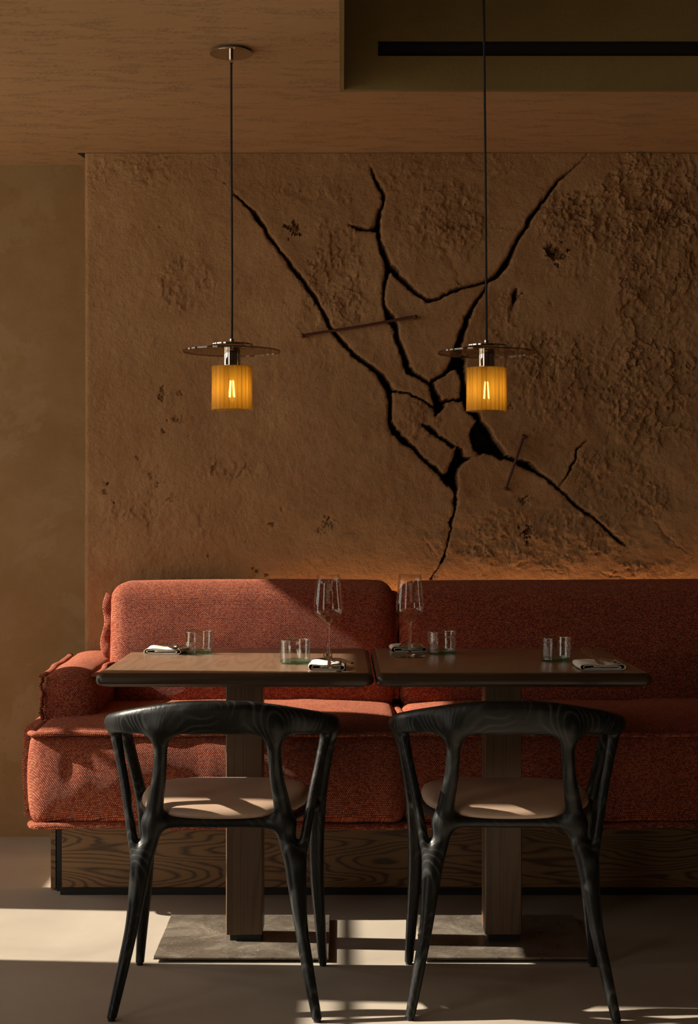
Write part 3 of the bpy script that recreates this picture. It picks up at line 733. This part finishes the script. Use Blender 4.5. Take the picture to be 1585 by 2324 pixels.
# ------------------------------------------------------------------ carved chairs (signed distance blend)
def make_chair_meshes():
    import openvdb
    hstep = 0.0034
    xr = np.arange(-0.001, 0.300, hstep); yr = np.arange(-0.300, 0.300, hstep); zr = np.arange(-0.02, 0.745, hstep)
    xr = (np.arange(len(xr))+0.5)*hstep
    G = np.full((len(xr), len(yr), len(zr)), 0.2, np.float32)
    def cap(T, a, b_, ra, rb):
        a = np.array(a, float); b_ = np.array(b_, float); m = max(ra, rb)+0.05
        lo = np.minimum(a, b_)-m; hi = np.maximum(a, b_)+m
        I = [slice(max(0, np.searchsorted(g, lo[q])), np.searchsorted(g, hi[q])) for q, g in enumerate((xr, yr, zr))]
        gx, gy, gz = xr[I[0]][:, None, None]-a[0], yr[I[1]][None, :, None]-a[1], zr[I[2]][None, None, :]-a[2]
        d = b_-a; t = np.clip((gx*d[0]+gy*d[1]+gz*d[2])/(d @ d), 0, 1)
        dist = np.sqrt((gx-t*d[0])**2+(gy-t*d[1])**2+(gz-t*d[2])**2)-(ra+(rb-ra)*t)
        g = T[I[0], I[1], I[2]]
        g[...] = np.minimum(g, dist)
    def spline(pts, n=5):
        out = []; P = [np.array(p, float) for p in pts]
        P = [2*P[0]-P[1]]+P+[2*P[-1]-P[-2]]
        for i in range(1, len(P)-2):
            for s in range(n):
                t = s/n; p0, p1, p2, p3 = P[i-1:i+3]
                out.append(0.5*((2*p1)+(-p0+p2)*t+(2*p0-5*p1+4*p2-p3)*t*t+(-p0+3*p1-3*p2+p3)*t**3))
        out.append(P[-2]); return out
    def union(T, k):
        hh = np.clip(k-np.abs(G-T), 0, None)/k
        np.minimum(G, T, out=G); G[...] -= hh*hh*k*0.25
    def chain(pts, k=0.03, n=5):
        q = spline(pts, n); T = np.full_like(G, 0.2)
        for a, b_ in zip(q, q[1:]): cap(T, a[:3], b_[:3], max(a[3], 0.004), max(b_[3], 0.004))
        union(T, k)
    # top rail: a tall thin band (three stacked strands), x, y, z, half height, thickness
    rail = [(-0.06, -0.2235, 0.684, 0.040, 0.0175), (0.0, -0.226, 0.6845, 0.040, 0.0175), (0.07, -0.2215, 0.683, 0.0395, 0.0175), (0.13, -0.207, 0.678, 0.036, 0.0175), (0.185, -0.184, 0.671, 0.0315, 0.0175),
            (0.232, -0.150, 0.663, 0.027, 0.0175), (0.259, -0.107, 0.655, 0.023, 0.0175), (0.268, -0.055, 0.646, 0.0195, 0.0165), (0.266, 0.0, 0.636, 0.0175, 0.0155), (0.262, 0.045, 0.624, 0.0165, 0.0155)]
    rs = spline(rail, 4)
    T = np.full_like(G, 0.2)
    for s in np.linspace(-1, 1, 9):
        for a, b_ in zip(rs, rs[1:]):
            if b_[0] < -0.01: continue
            f = lambda r: (r[0], r[1]-0.012*s*(r[3]/0.04)*0.5-0.004, r[2]+s*(r[3]-r[4]*0.75), r[4]*(0.75+0.22*math.sqrt(1-s*s)))
            A, B = f(a), f(b_); cap(T, A[:3], B[:3], A[3], B[3])
    union(T, 0.002)
    # rear leg up through the inner strut to the rail
    chain([(0.234, -0.270, 0.004, 0.0112), (0.2125, -0.243, 0.11, 0.0138), (0.195, -0.214, 0.204, 0.0158), (0.185, -0.190, 0.29, 0.0218), (0.178, -0.174, 0.345, 0.0252), (0.161, -0.168, 0.392, 0.0210),
           (0.154, -0.165, 0.437, 0.0210), (0.146, -0.172, 0.487, 0.0190), (0.137, -0.186, 0.54, 0.0165), (0.132, -0.198, 0.60, 0.0160), (0.131, -0.207, 0.655, 0.0185)], 0.040)
    # outer strut
    chain([(0.182, -0.186, 0.305, 0.014), (0.1905, -0.178, 0.345, 0.0128), (0.2015, -0.168, 0.392, 0.0118), (0.2095, -0.158, 0.435, 0.0112), (0.221, -0.144, 0.50, 0.0112), (0.234, -0.131, 0.56, 0.0114), (0.247, -0.118, 0.62, 0.0135), (0.252, -0.112, 0.655, 0.017)], 0.011)
    # front leg and its upper strut to the arm end
    chain([(0.234, 0.163, 0.004, 0.0110), (0.2275, 0.166, 0.10, 0.0140), (0.219, 0.170, 0.22, 0.0175), (0.2175, 0.170, 0.32, 0.0195), (0.2235, 0.157, 0.40, 0.0178), (0.233, 0.131, 0.47, 0.0152), (0.245, 0.098, 0.545, 0.0148), (0.256, 0.058, 0.612, 0.0170)], 0.026)
    # seat frame
    chain([(-0.05, -0.160, 0.431, 0.0140), (0.0, -0.160, 0.431, 0.0140), (0.08, -0.160, 0.431, 0.0140), (0.160, -0.163, 0.429, 0.0160)], 0.026, 3)
    chain([(0.148, -0.150, 0.432, 0.0130), (0.170, -0.09, 0.430, 0.011), (0.200, 0.05, 0.424, 0.012), (0.212, 0.160, 0.415, 0.0160)], 0.014, 4)
    chain([(-0.05, 0.170, 0.427, 0.0125), (0.0, 0.170, 0.427, 0.0125), (0.10, 0.170, 0.427, 0.0125), (0.205, 0.165, 0.415, 0.016)], 0.030, 3)
    # clip to the floor
    G = np.maximum(G, (0.006-zr)[None, None, :].astype(np.float32))
    full = np.concatenate([G[::-1], G], 0)
    grid = openvdb.FloatGrid(); grid.copyFromArray(np.ascontiguousarray(np.clip(full, -0.03, 0.03)))
    pts, quads = grid.convertToQuads(isovalue=0.0)
    pts = np.array(pts, float)
    co = np.stack([(pts[:, 0]+0.5-len(xr))*hstep, yr[0]+pts[:, 1]*hstep, zr[0]+pts[:, 2]*hstep], 1)
    return co, np.array(quads)
CO, QU = make_chair_meshes()
# smooth vertex normals of the whole frame, kept on the parts cut from it
def vnormals(co, q):
    n = np.cross(co[q[:, 2]]-co[q[:, 0]], co[q[:, 3]]-co[q[:, 1]]); vn = np.zeros_like(co)
    for k in range(4): np.add.at(vn, q[:, k], n)
    return vn/np.maximum(np.linalg.norm(vn, axis=1, keepdims=True), 1e-12)
VN = vnormals(CO, QU)
ctr = CO[QU].mean(1)
if (np.einsum('ij,ij->i', VN[QU[:, 0]], CO[QU[:, 0]]-np.array([0.232, -0.27, CO[QU[0, 0], 2]]))).size: pass
lowm = (ctr[:, 2] < 0.05) & (ctr[:, 0] > 0) & (ctr[:, 1] < 0)
c0 = ctr[lowm].mean(0)
if np.einsum('ij,ij->i', VN[QU[lowm][:, 0]][:, :2], (ctr[lowm]-c0)[:, :2]).mean() < 0: QU = QU[:, ::-1]; VN = -VN
def chair_region(c):
    x, y_, z = c[:, 0], c[:, 1], c[:, 2]
    r = np.zeros(len(c), int)                      # 0 seat_frame
    r[(z < 0.375) & (y_ < 0) & (x < 0)] = 1; r[(z < 0.375) & (y_ < 0) & (x >= 0)] = 2
    r[(z < 0.375) & (y_ >= 0) & (x < 0)] = 3; r[(z < 0.375) & (y_ >= 0) & (x >= 0)] = 4
    r[(z >= 0.470)] = 6                             # struts
    r[(z >= 0.628)] = 5                             # rail
    return r
REG = chair_region(ctr)
def strut_split():
    m = REG == 6; x, y_ = ctr[:, 0], ctr[:, 1]
    out = []
    z = ctr[:, 2]
    inner = m & (y_ < 0) & (np.abs(x) < 0.186+0.012*(z-0.47)/0.16)
    outer = m & (y_ < 0) & ~inner; front = m & (y_ >= 0)
    for q in (inner, outer, front): out += [q & (x < 0), q & (x >= 0)]
    return out
def cut(name, mask, parent, mat):
    f = QU[mask]; u, inv = np.unique(f, return_inverse=True)
    o = mesh_np(name, CO[u], inv.reshape(f.shape), mat, parent)
    o.data.normals_split_custom_set_from_vertices([tuple(n) for n in VN[u]])
    return o
def make_chair(loc, rz, label):
    t = empty('armchair', label, 'chair', loc, rz, 'black carved armchairs')
    cut('back_rail', REG == 5, t, M['ash'])
    cut('seat_frame', REG == 0, t, M['ash'])
    for k in (1, 2, 3, 4): cut('leg', REG == k, t, M['ash'])
    for k, m in enumerate(strut_split()): cut('back_post' if k < 2 else 'arm_support', m, t, M['ash'])
    for (x, y_) in ((-0.234, -0.270), (0.234, -0.270), (-0.234, 0.163), (0.234, 0.163)):
        b = bmesh.new(); lathe(b, [(0, 0), (0.0085, 0), (0.0085, 0.0066), (0, 0.0066)], 16, (x, y_, 0)); ob('foot_glide', b, M['rubber'], t)
    # leather pad: superellipse in plan, domed
    b = bmesh.new(); n = 72; rings = []
    prof = [(0.0, 0.446, 0), (0.90, 0.4455, 0), (0.97, 0.448, 0), (1.0, 0.455, 0), (0.998, 0.463, 0), (0.975, 0.4705, 0), (0.93, 0.476, 0), (0.86, 0.4795, 0), (0.7, 0.483, 0), (0.45, 0.4855, 0), (0.2, 0.4865, 0), (0, 0.487, 0)]
    for (s, z, _) in prof:
        if s == 0: rings.append([b.verts.new((0, 0.018, z-(0.004 if z > .46 else 0)))]); continue
        rg = []
        for k in range(n):
            a = 2*PI*k/n; c, sn = math.cos(a), math.sin(a)
            ex = 2/2.7
            x = 0.203*math.copysign(abs(c)**ex, c)*s; y_ = 0.198*math.copysign(abs(sn)**ex, sn)*s
            x *= 1+0.04*(y_/0.2)
            zz = z+(0.0 if z < 0.45 else (-0.010*max(0, -y_/0.2)**1.5+0.006*(abs(x)/0.2)**2-0.004))
            rg.append(b.verts.new((x, y_+0.018, zz)))
        rings.append(rg)
    for a, c in zip(rings, rings[1:]):
        for k in range(n):
            k2 = (k+1) % n
            if len(a) == 1: b.faces.new((a[0], c[k2], c[k]))
            elif len(c) == 1: b.faces.new((a[k], a[k2], c[0]))
            else: b.faces.new((a[k], a[k2], c[k2], c[k]))
    ob('seat', b, M['leather'], t, auto=None)
    return t
ch = make_chair((-0.287, 3.77, 0), math.radians(-1.0), 'black carved armchair on the left, pulled up to the sunlit table')
c2 = ch.copy(); COL.objects.link(c2); c2.location = (0.397, 3.77, 0); c2.rotation_euler = (0, 0, math.radians(-2.2))
c2['label'] = 'black carved armchair on the right, mostly in shade before the darker table'
for k in list(ch.children):
    d = k.copy(); COL.objects.link(d); d.parent = c2

# ------------------------------------------------------------------ pendant lamps
def pendant(x, y_, zbot, ztop, xtop, label, canopy):
    L = empty('pendant_lamp', label, 'lamp', (x, y_, zbot), 0, 'amber pendant lamps')
    zt = ztop-zbot
    b = bmesh.new()
    lathe(b, [(0.0, 0.0), (0.0485, 0.0), (0.0485, 0.003), (0, 0.003)], 40, (0, 0, -0.001)); ob('glass_bottom', b, M['glass'], L)
    # pleated shade: overlapping strips
    b = bmesh.new(); NP = 26; n = NP*8
    def rf(k, z):
        k2 = k+z*26*math.sin(k*0.9)*0.25
        f = (k2/8.0) % 1.0
        return 1.0+(0.030 if f < 0.13 else 0.0)-0.020*f
    prof = [(0.0532, 0.0), (0.0528, 0.004), (0.0528, 0.05), (0.0526, 0.1), (0.0528, 0.111), (0.0532, 0.115), (0.0522, 0.115), (0.0518, 0.111), (0.0516, 0.1), (0.0518, 0.05), (0.0518, 0.004), (0.0522, 0.0)]
    lathe(b, prof, n, (0, 0, 0), True, rf)
    ob('lamp_shade', b, M['shade'], L, auto=0.5)
    b = bmesh.new(); lathe(b, [(0.050, 0), (0.050, 0.0025), (0.024, 0.004)], 48, (0, 0, 0.1125)); lathe(b, [(0.0222, 0), (0.0225, 0.001), (0.0225, 0.052), (0.0215, 0.053), (0, 0.053)], 40, (0, 0, 0.114))
    ob('lamp_holder', b, M['chrome'], L, auto=0.5)
    b = bmesh.new(); lathe(b, [(0.0228, 0), (0.1275, 0), (0.1295, 0.0008), (0.1300, 0.0025), (0.1295, 0.0042), (0.1275, 0.005), (0.0228, 0.005)], 96, (0, 0, 0.1535), True)
    d = ob('disc', b, M['disc'], L, auto=0.4); d['label'] = 'wide smoked glass disc'
    b = bmesh.new(); lathe(b, [(0.1296, 0), (0.1304, 0.0008), (0.1304, 0.0042), (0.1296, 0.005)], 96, (0, 0, 0.1535), True)
    ob('disc_rim', b, M['rim'], L, auto=0.4)
    b = bmesh.new(); lathe(b, [(0, 0), (0.0555, 0), (0.057, 0.001), (0.057, 0.004), (0.0555, 0.005), (0, 0.005)], 72, (0, 0, 0.1710))
    ob('upper_disc', b, M['chrome'], L, auto=0.4)
    b = bmesh.new(); lathe(b, [(0, 0), (0.0062, 0), (0.0062, 0.006), (0.0048, 0.007), (0.0062, 0.008), (0.0062, 0.013), (0, 0.014)], 20, (0, 0, 0.1760))
    ob('cord_grip', b, M['chrome'], L, auto=0.5)
    # bulb with glowing filaments
    b = bmesh.new(); lathe(b, [(0.010, 0.095), (0.011, 0.085), (0.018, 0.070), (0.0225, 0.050), (0.0215, 0.034), (0.014, 0.022), (0, 0.018)], 28); bl = ob('bulb', b, M['glass'], L)
    b = bmesh.new(); lathe(b, [(0, 0.118), (0.013, 0.118), (0.013, 0.094), (0, 0.092)], 20); ob('socket', b, M['chrome'], L, auto=0.5)
    for k in range(4):
        a = 0.6+k*PI/2; b = bmesh.new()
        tube(b, [(0.0045*math.cos(a), 0.0045*math.sin(a), 0.078), (0.0088*math.cos(a), 0.0088*math.sin(a), 0.034)], 0.0013, 8)
        ob('filament', b, M['filament'], bl)
    pl = bpy.data.lights.new('bulb_glow', 'POINT'); pl.energy = 0.02; pl.color = (1.0, 0.72, 0.38); pl.shadow_soft_size = 0.011
    po = bpy.data.objects.new('bulb_glow', pl); COL.objects.link(po); po.parent = L; po.location = (0, 0, 0.055)
    # cord
    b = bmesh.new(); z0 = 0.186; pts = []
    for i in range(25):
        t = i/24; pts.append(((xtop-x)*t+0.0012*math.sin(t*5.2)*(1-t), 0, z0+(zt-0.012-z0)*t))
    tube(b, pts, 0.0031, 10, up=Vector((0, 1, 0))); ob('cord', b, M['cord'], L)
    xx = xtop-x
    b = bmesh.new(); lathe(b, [(0, 0), (0.0565, 0), (0.0575, 0.0008), (0.0575, 0.0028), (0.0565, 0.0035), (0.043, 0.0035), (0.043, 0.0118), (0, 0.0118)], 64, (xx, 0, zt-0.012))
    ob('ceiling_rose', b, M['chrome'], L, auto=0.4)
    b = bmesh.new(); lathe(b, [(0, 0), (0.0058, 0), (0.0058, 0.007), (0.0048, 0.008), (0.0058, 0.009), (0.0058, 0.024), (0, 0.024)], 20, (xx, 0, zt-0.035))
    ob('cord_grip', b, M['chrome'], L, auto=0.5)
    return L
LY = 4.118
pendant(PX(526.5, LY), LY, PZ(930, LY), ZC, PX(525, LY), 'left pendant lamp with amber pleated shade under a glass disc, ceiling rose in view', True)
pendant(PX(1104.5, LY), LY, PZ(933, LY), 2.95, PX(1096, LY), 'right pendant lamp with amber pleated shade, its cord rising into the ceiling recess', True)

# ------------------------------------------------------------------ glasses, napkins, cutlery
def stem_glass(x, y_, hgt, label):
    g = empty('wine_glass', label, 'glass', (x, y_, TZ+0.0004), 0, 'wine glasses on the tables')
    k = hgt/0.235; b = bmesh.new()
    lathe(b, [(0, 0.0), (0.040, 0.0), (0.0435, 0.0008), (0.0435, 0.0018), (0.030, 0.0035), (0.012, 0.006), (0.005, 0.010), (0.0033, 0.018), (0.0, 0.018)], 56)
    ob('foot', b, M['solid_glass'], g, auto=None)
    b = bmesh.new(); lathe(b, [(0, 0.0165), (0.0033, 0.0165), (0.0030, 0.05), (0.0031, 0.085*k), (0.0040, 0.095*k), (0.0065, 0.0995*k), (0, 0.0985*k)], 24); ob('stem', b, M['solid_glass'], g)
    out = [(0.0, 0.0985), (0.0065, 0.1005), (0.013, 0.1045), (0.024, 0.1135), (0.034, 0.123), (0.0395, 0.1315), (0.0405, 0.140), (0.0395, 0.155), (0.0365, 0.180), (0.0335, 0.208), (0.0312, 0.235)]
    inn = [(max(0, r-0.0009), z+(0.0015 if r < 0.03 else 0)) for r, z in out][::-1]
    b = bmesh.new(); lathe(b, [(r, z*k) for r, z in out+inn], 64); ob('bowl', b, M['glass'], g, auto=None)
    return g
stem_glass(-0.0395, 4.235, 0.234, 'stemmed wine glass on the left table behind the napkin at its right corner')
stem_glass(0.1895, 4.335, 0.231, 'stemmed wine glass on the right table in front of the napkin near the seam')
def tumbler(x, y_, label):
    g = empty('water_tumbler', label, 'glass', (x, y_, TZ+0.0004), random.Random(int(x*1000)).random()*6, 'low green tinted tumblers')
    rnd = random.Random(int(x*777)); ph = rnd.random()*6
    wob = lambda k, z: 1+0.006*math.sin(k/64*2*PI*3+ph+z*20)
    H = 0.0625
    b = bmesh.new(); lathe(b, [(0.0405, 0.006), (0.0415, 0.015), (0.0418, 0.045), (0.0421, H-0.002), (0.0425, H), (0.0412, H+0.0014), (0.0398, H), (0.0394, H-0.003), (0.0391, 0.045), (0.0388, 0.015), (0.0370, 0.008)], 64, rf=wob)
    ob('wall', b, M['tumbler'], g, auto=None)
    b = bmesh.new(); lathe(b, [(0.0, 0.0150), (0.018, 0.0120), (0.030, 0.0090), (0.0385, 0.0085), (0.0405, 0.0065), (0.0395, 0.0022), (0.0355, 0.0), (0.028, 0.0006), (0.014, 0.004), (0, 0.006)], 64, rf=wob)
    o = ob('base', b, M['tumbler_base'], g, auto=None); o['label'] = 'thick green glass base'
    b = bmesh.new(); rim = [(0.0418*math.cos(2*PI*k/64)*wob(k, H), 0.0418*math.sin(2*PI*k/64)*wob(k, H), H) for k in range(64)]
    tube(b, rim, 0.0011, 8, True); ob('rim', b, M['glass'], g)
    return g
tumbler(PX(452, 4.43), 4.43, 'green tinted tumbler on the left table beside the farthest left napkin')
tumbler(PX(670, 4.14), 4.14, 'green tinted tumbler on the left table, left of its front napkin')
tumbler(PX(1003, 4.43), 4.43, 'green tinted tumbler on the right table, right of a wine glass')
tumbler(PX(1262, 4.21), 4.21, 'green tinted tumbler on the right table, left of the shaded napkin')

def napkin(x, y_, rz, w, d, label, seed, flip=1):
    rnd = random.Random(seed); th = 0.0017
    # folded strip: path in x-z, drawn as a flattened roll
    hw = w/2
    path = []
    def arc(cx, cz, r, a0, a1, n=8):
        for k in range(n+1):
            a = a0+(a1-a0)*k/n; path.append((cx+r*math.cos(a), cz+r*math.sin(a)))
    path += [(-hw*0.45, 0.0105), (0, 0.0098), (hw*0.55, 0.0108)]
    arc(hw*0.72, 0.0078, 0.0030, PI/2, -PI/2, 6)
    path += [(hw*0.3, 0.0046), (-hw*0.3, 0.0044), (-hw*0.7, 0.0050)]
    arc(-hw*0.80, 0.0095, 0.0048, -PI/2, -PI*1.5, 8)
    path += [(-hw*0.4, 0.0148), (-hw*0.1, 0.0128), (hw*0.2, 0.0128), (hw*0.6, 0.0150)]
    arc(hw*0.88, 0.0085, 0.0070, PI/2, -PI/2, 8)
    path += [(hw*0.4, 0.0012), (0, 0.0012), (-hw*0.5, 0.0012)]
    arc(-hw*0.90, 0.0095, 0.0085, -PI/2, -PI*1.5, 10)
    path += [(-hw*0.6, 0.0188), (-hw*0.25, 0.0165), (hw*0.1, 0.0158), (hw*0.45, 0.0178), (hw*0.72, 0.0182)]
    path = [Vector((p[0], 0, p[1])) for p in path]
    # resample smooth
    q = []
    for i in range(len(path)-1):
        for s in range(2): q.append(path[i].lerp(path[i+1], s/2))
    q.append(path[-1])
    for _ in range(2): q = [q[0]]+[(q[i-1]+2*q[i]+q[i+1])/4 for i in range(1, len(q)-1)]+[q[-1]]
    ny = 14; b = bmesh.new(); rows = []
    for j in range(ny+1):
        v = (j/ny-0.5)*d; row = []
        for side in (1, -1):
            for i in (range(len(q)) if side == 1 else range(len(q)-1, -1, -1)):
                a = q[max(0, i-1)]; c = q[min(len(q)-1, i+1)]; t = (c-a).normalized(); nn = Vector((-t.z, 0, t.x))
                p = q[i]+nn*(th/2*side)
                sw = 0.0012*math.sin(v*55+seed+i*0.15)
                zz = max(0.0003, p.z*(1-0.10*abs(j/ny-0.5)*2)+0.0006*math.sin(v*70+i*0.3+seed)*(p.z/0.018))
                if p.z > 0.014: zz += 0.0012*math.sin(p.x*90+v*40+seed*1.7)
                row.append(b.verts.new((p.x+sw+0.10*v*0.3, v, zz)))
        rows.append(row)
    m = len(rows[0])
    for r0, r1 in zip(rows, rows[1:]):
        for k in range(m): b.faces.new((r0[k], r0[(k+1) % m], r1[(k+1) % m], r1[k]))
    nq = len(q)
    for r in (rows[0], rows[-1]):
        for k in range(nq-1): b.faces.new((r[k], r[k+1], r[m-2-k], r[m-1-k]))
    o = ob('napkin', b, M['napkin'], auto=None); o.location = (x, y_, TZ+0.0006); o.rotation_euler = (0, 0, rz)
    tag(o, label, 'napkin', 'folded linen napkins'); return o
def ribbon(b, st):
    """st: list of (x along, z, half width, thickness); a solid strip along +x"""
    rows = []
    for (x, z, w, t) in st:
        rows.append([b.verts.new(c) for c in ((x, -w, z), (x, -w*0.6, z+t*0.5), (x, 0, z+t*0.62), (x, w*0.6, z+t*0.5), (x, w, z), (x, 0, z-t*0.4))])
    for a, c in zip(rows, rows[1:]):
        for k in range(6): b.faces.new((a[k], a[(k+1) % 6], c[(k+1) % 6], c[k]))
    b.faces.new(rows[0][::-1]); b.faces.new(rows[-1])
def fork(loc, rz, tilt, label):
    f = empty('fork', label, 'fork', loc, rz, 'forks on the napkins'); f.rotation_euler = (0, -tilt, rz)
    b = bmesh.new(); ribbon(b, [(-0.100, 0.001, 0.0045, 0.002), (-0.095, 0.001, 0.0078, 0.003), (-0.07, 0.0015, 0.0070, 0.003), (-0.03, 0.003, 0.0042, 0.0032), (0.0, 0.0055, 0.0030, 0.0034), (0.018, 0.006, 0.0030, 0.003), (0.028, 0.005, 0.0065, 0.0022), (0.036, 0.0035, 0.0112, 0.0018), (0.050, 0.002, 0.0120, 0.0018)])
    ob('handle', b, M['cutlery'], f, auto=0.9)
    for k in range(4):
        y0 = (k-1.5)*0.0066; b = bmesh.new()
        tube(b, [(0.049, y0, 0.0022), (0.062, y0*1.02, 0.0022), (0.078, y0*1.03, 0.0048), (0.094, y0*1.0, 0.0095), (0.100, y0, 0.012)], [0.0021, 0.0019, 0.0017, 0.0013, 0.0006], 8, flat=0.7)
        ob('tine', b, M['cutlery'], f)
    return f
def knife(loc, rz, tilt, label):
    f = empty('knife', label, 'knife', loc, rz, 'knives on the napkins'); f.rotation_euler = (0, -tilt, rz)
    b = bmesh.new(); ribbon(b, [(-0.100, 0.002, 0.004, 0.004), (-0.096, 0.002, 0.0085, 0.006), (-0.06, 0.002, 0.0080, 0.006), (-0.02, 0.002, 0.0060, 0.0055), (0.0, 0.002, 0.0052, 0.005)]); ob('handle', b, M['cutlery'], f, auto=0.9)
    b = bmesh.new(); ribbon(b, [(0.0, 0.0022, 0.0052, 0.003), (0.01, 0.0022, 0.0078, 0.0014), (0.05, 0.0022, 0.0092, 0.0011), (0.08, 0.0022, 0.0085, 0.0010), (0.096, 0.0022, 0.0050, 0.0008), (0.100, 0.0022, 0.001, 0.0006)]); ob('blade', b, M['cutlery'], f, auto=0.9)
    return f
R = math.radians
ZN = TZ+0.0205
# x, y of napkin, rz, w, d ; cutlery direction (rz: tines point)
napkin(PX(379, 4.44), 4.445, R(-4), 0.100, 0.120, 'white folded napkin in sun at the far left of the left table', 3)
fork((-0.482, 4.435, ZN-0.001), R(-62), R(-3), 'fork on the far left napkin, tines toward the front right')
knife((-0.508, 4.462, ZN-0.001), R(-72), R(0), 'knife on the far left napkin, beside a tumbler')
napkin(PX(745, 4.01), 3.995, R(0), 0.088, 0.115, 'white folded napkin at the front right corner of the left table', 5)
fork((-0.036, 4.000, ZN-0.001), R(93), R(5), 'fork on the front napkin of the left table, tines up against the wine glass')
knife((-0.013, 4.012, ZN-0.001), R(112), R(0), 'knife on the front napkin of the left table')
napkin(PX(927, 4.50), 4.50, R(3), 0.096, 0.110, 'folded napkin behind the wine glass on the right table', 8)
fork((0.2105, 4.495, ZN-0.001), R(-86), R(-3), 'fork on the napkin behind the right wine glass, tines toward the front')
knife((0.180, 4.505, ZN-0.001), R(-98), R(0), 'knife on the napkin behind the right wine glass')
napkin(PX(1358, 4.03), 4.01, R(2), 0.116, 0.130, 'beige folded napkin in shade at the right end of the right table', 11)
fork((0.657, 4.045, ZN+0.0025), R(94), R(5), 'fork on the shaded right-hand napkin, tines sticking out behind')
knife((0.676, 4.040, ZN-0.001), R(101), R(0), 'knife on the shaded right-hand napkin')
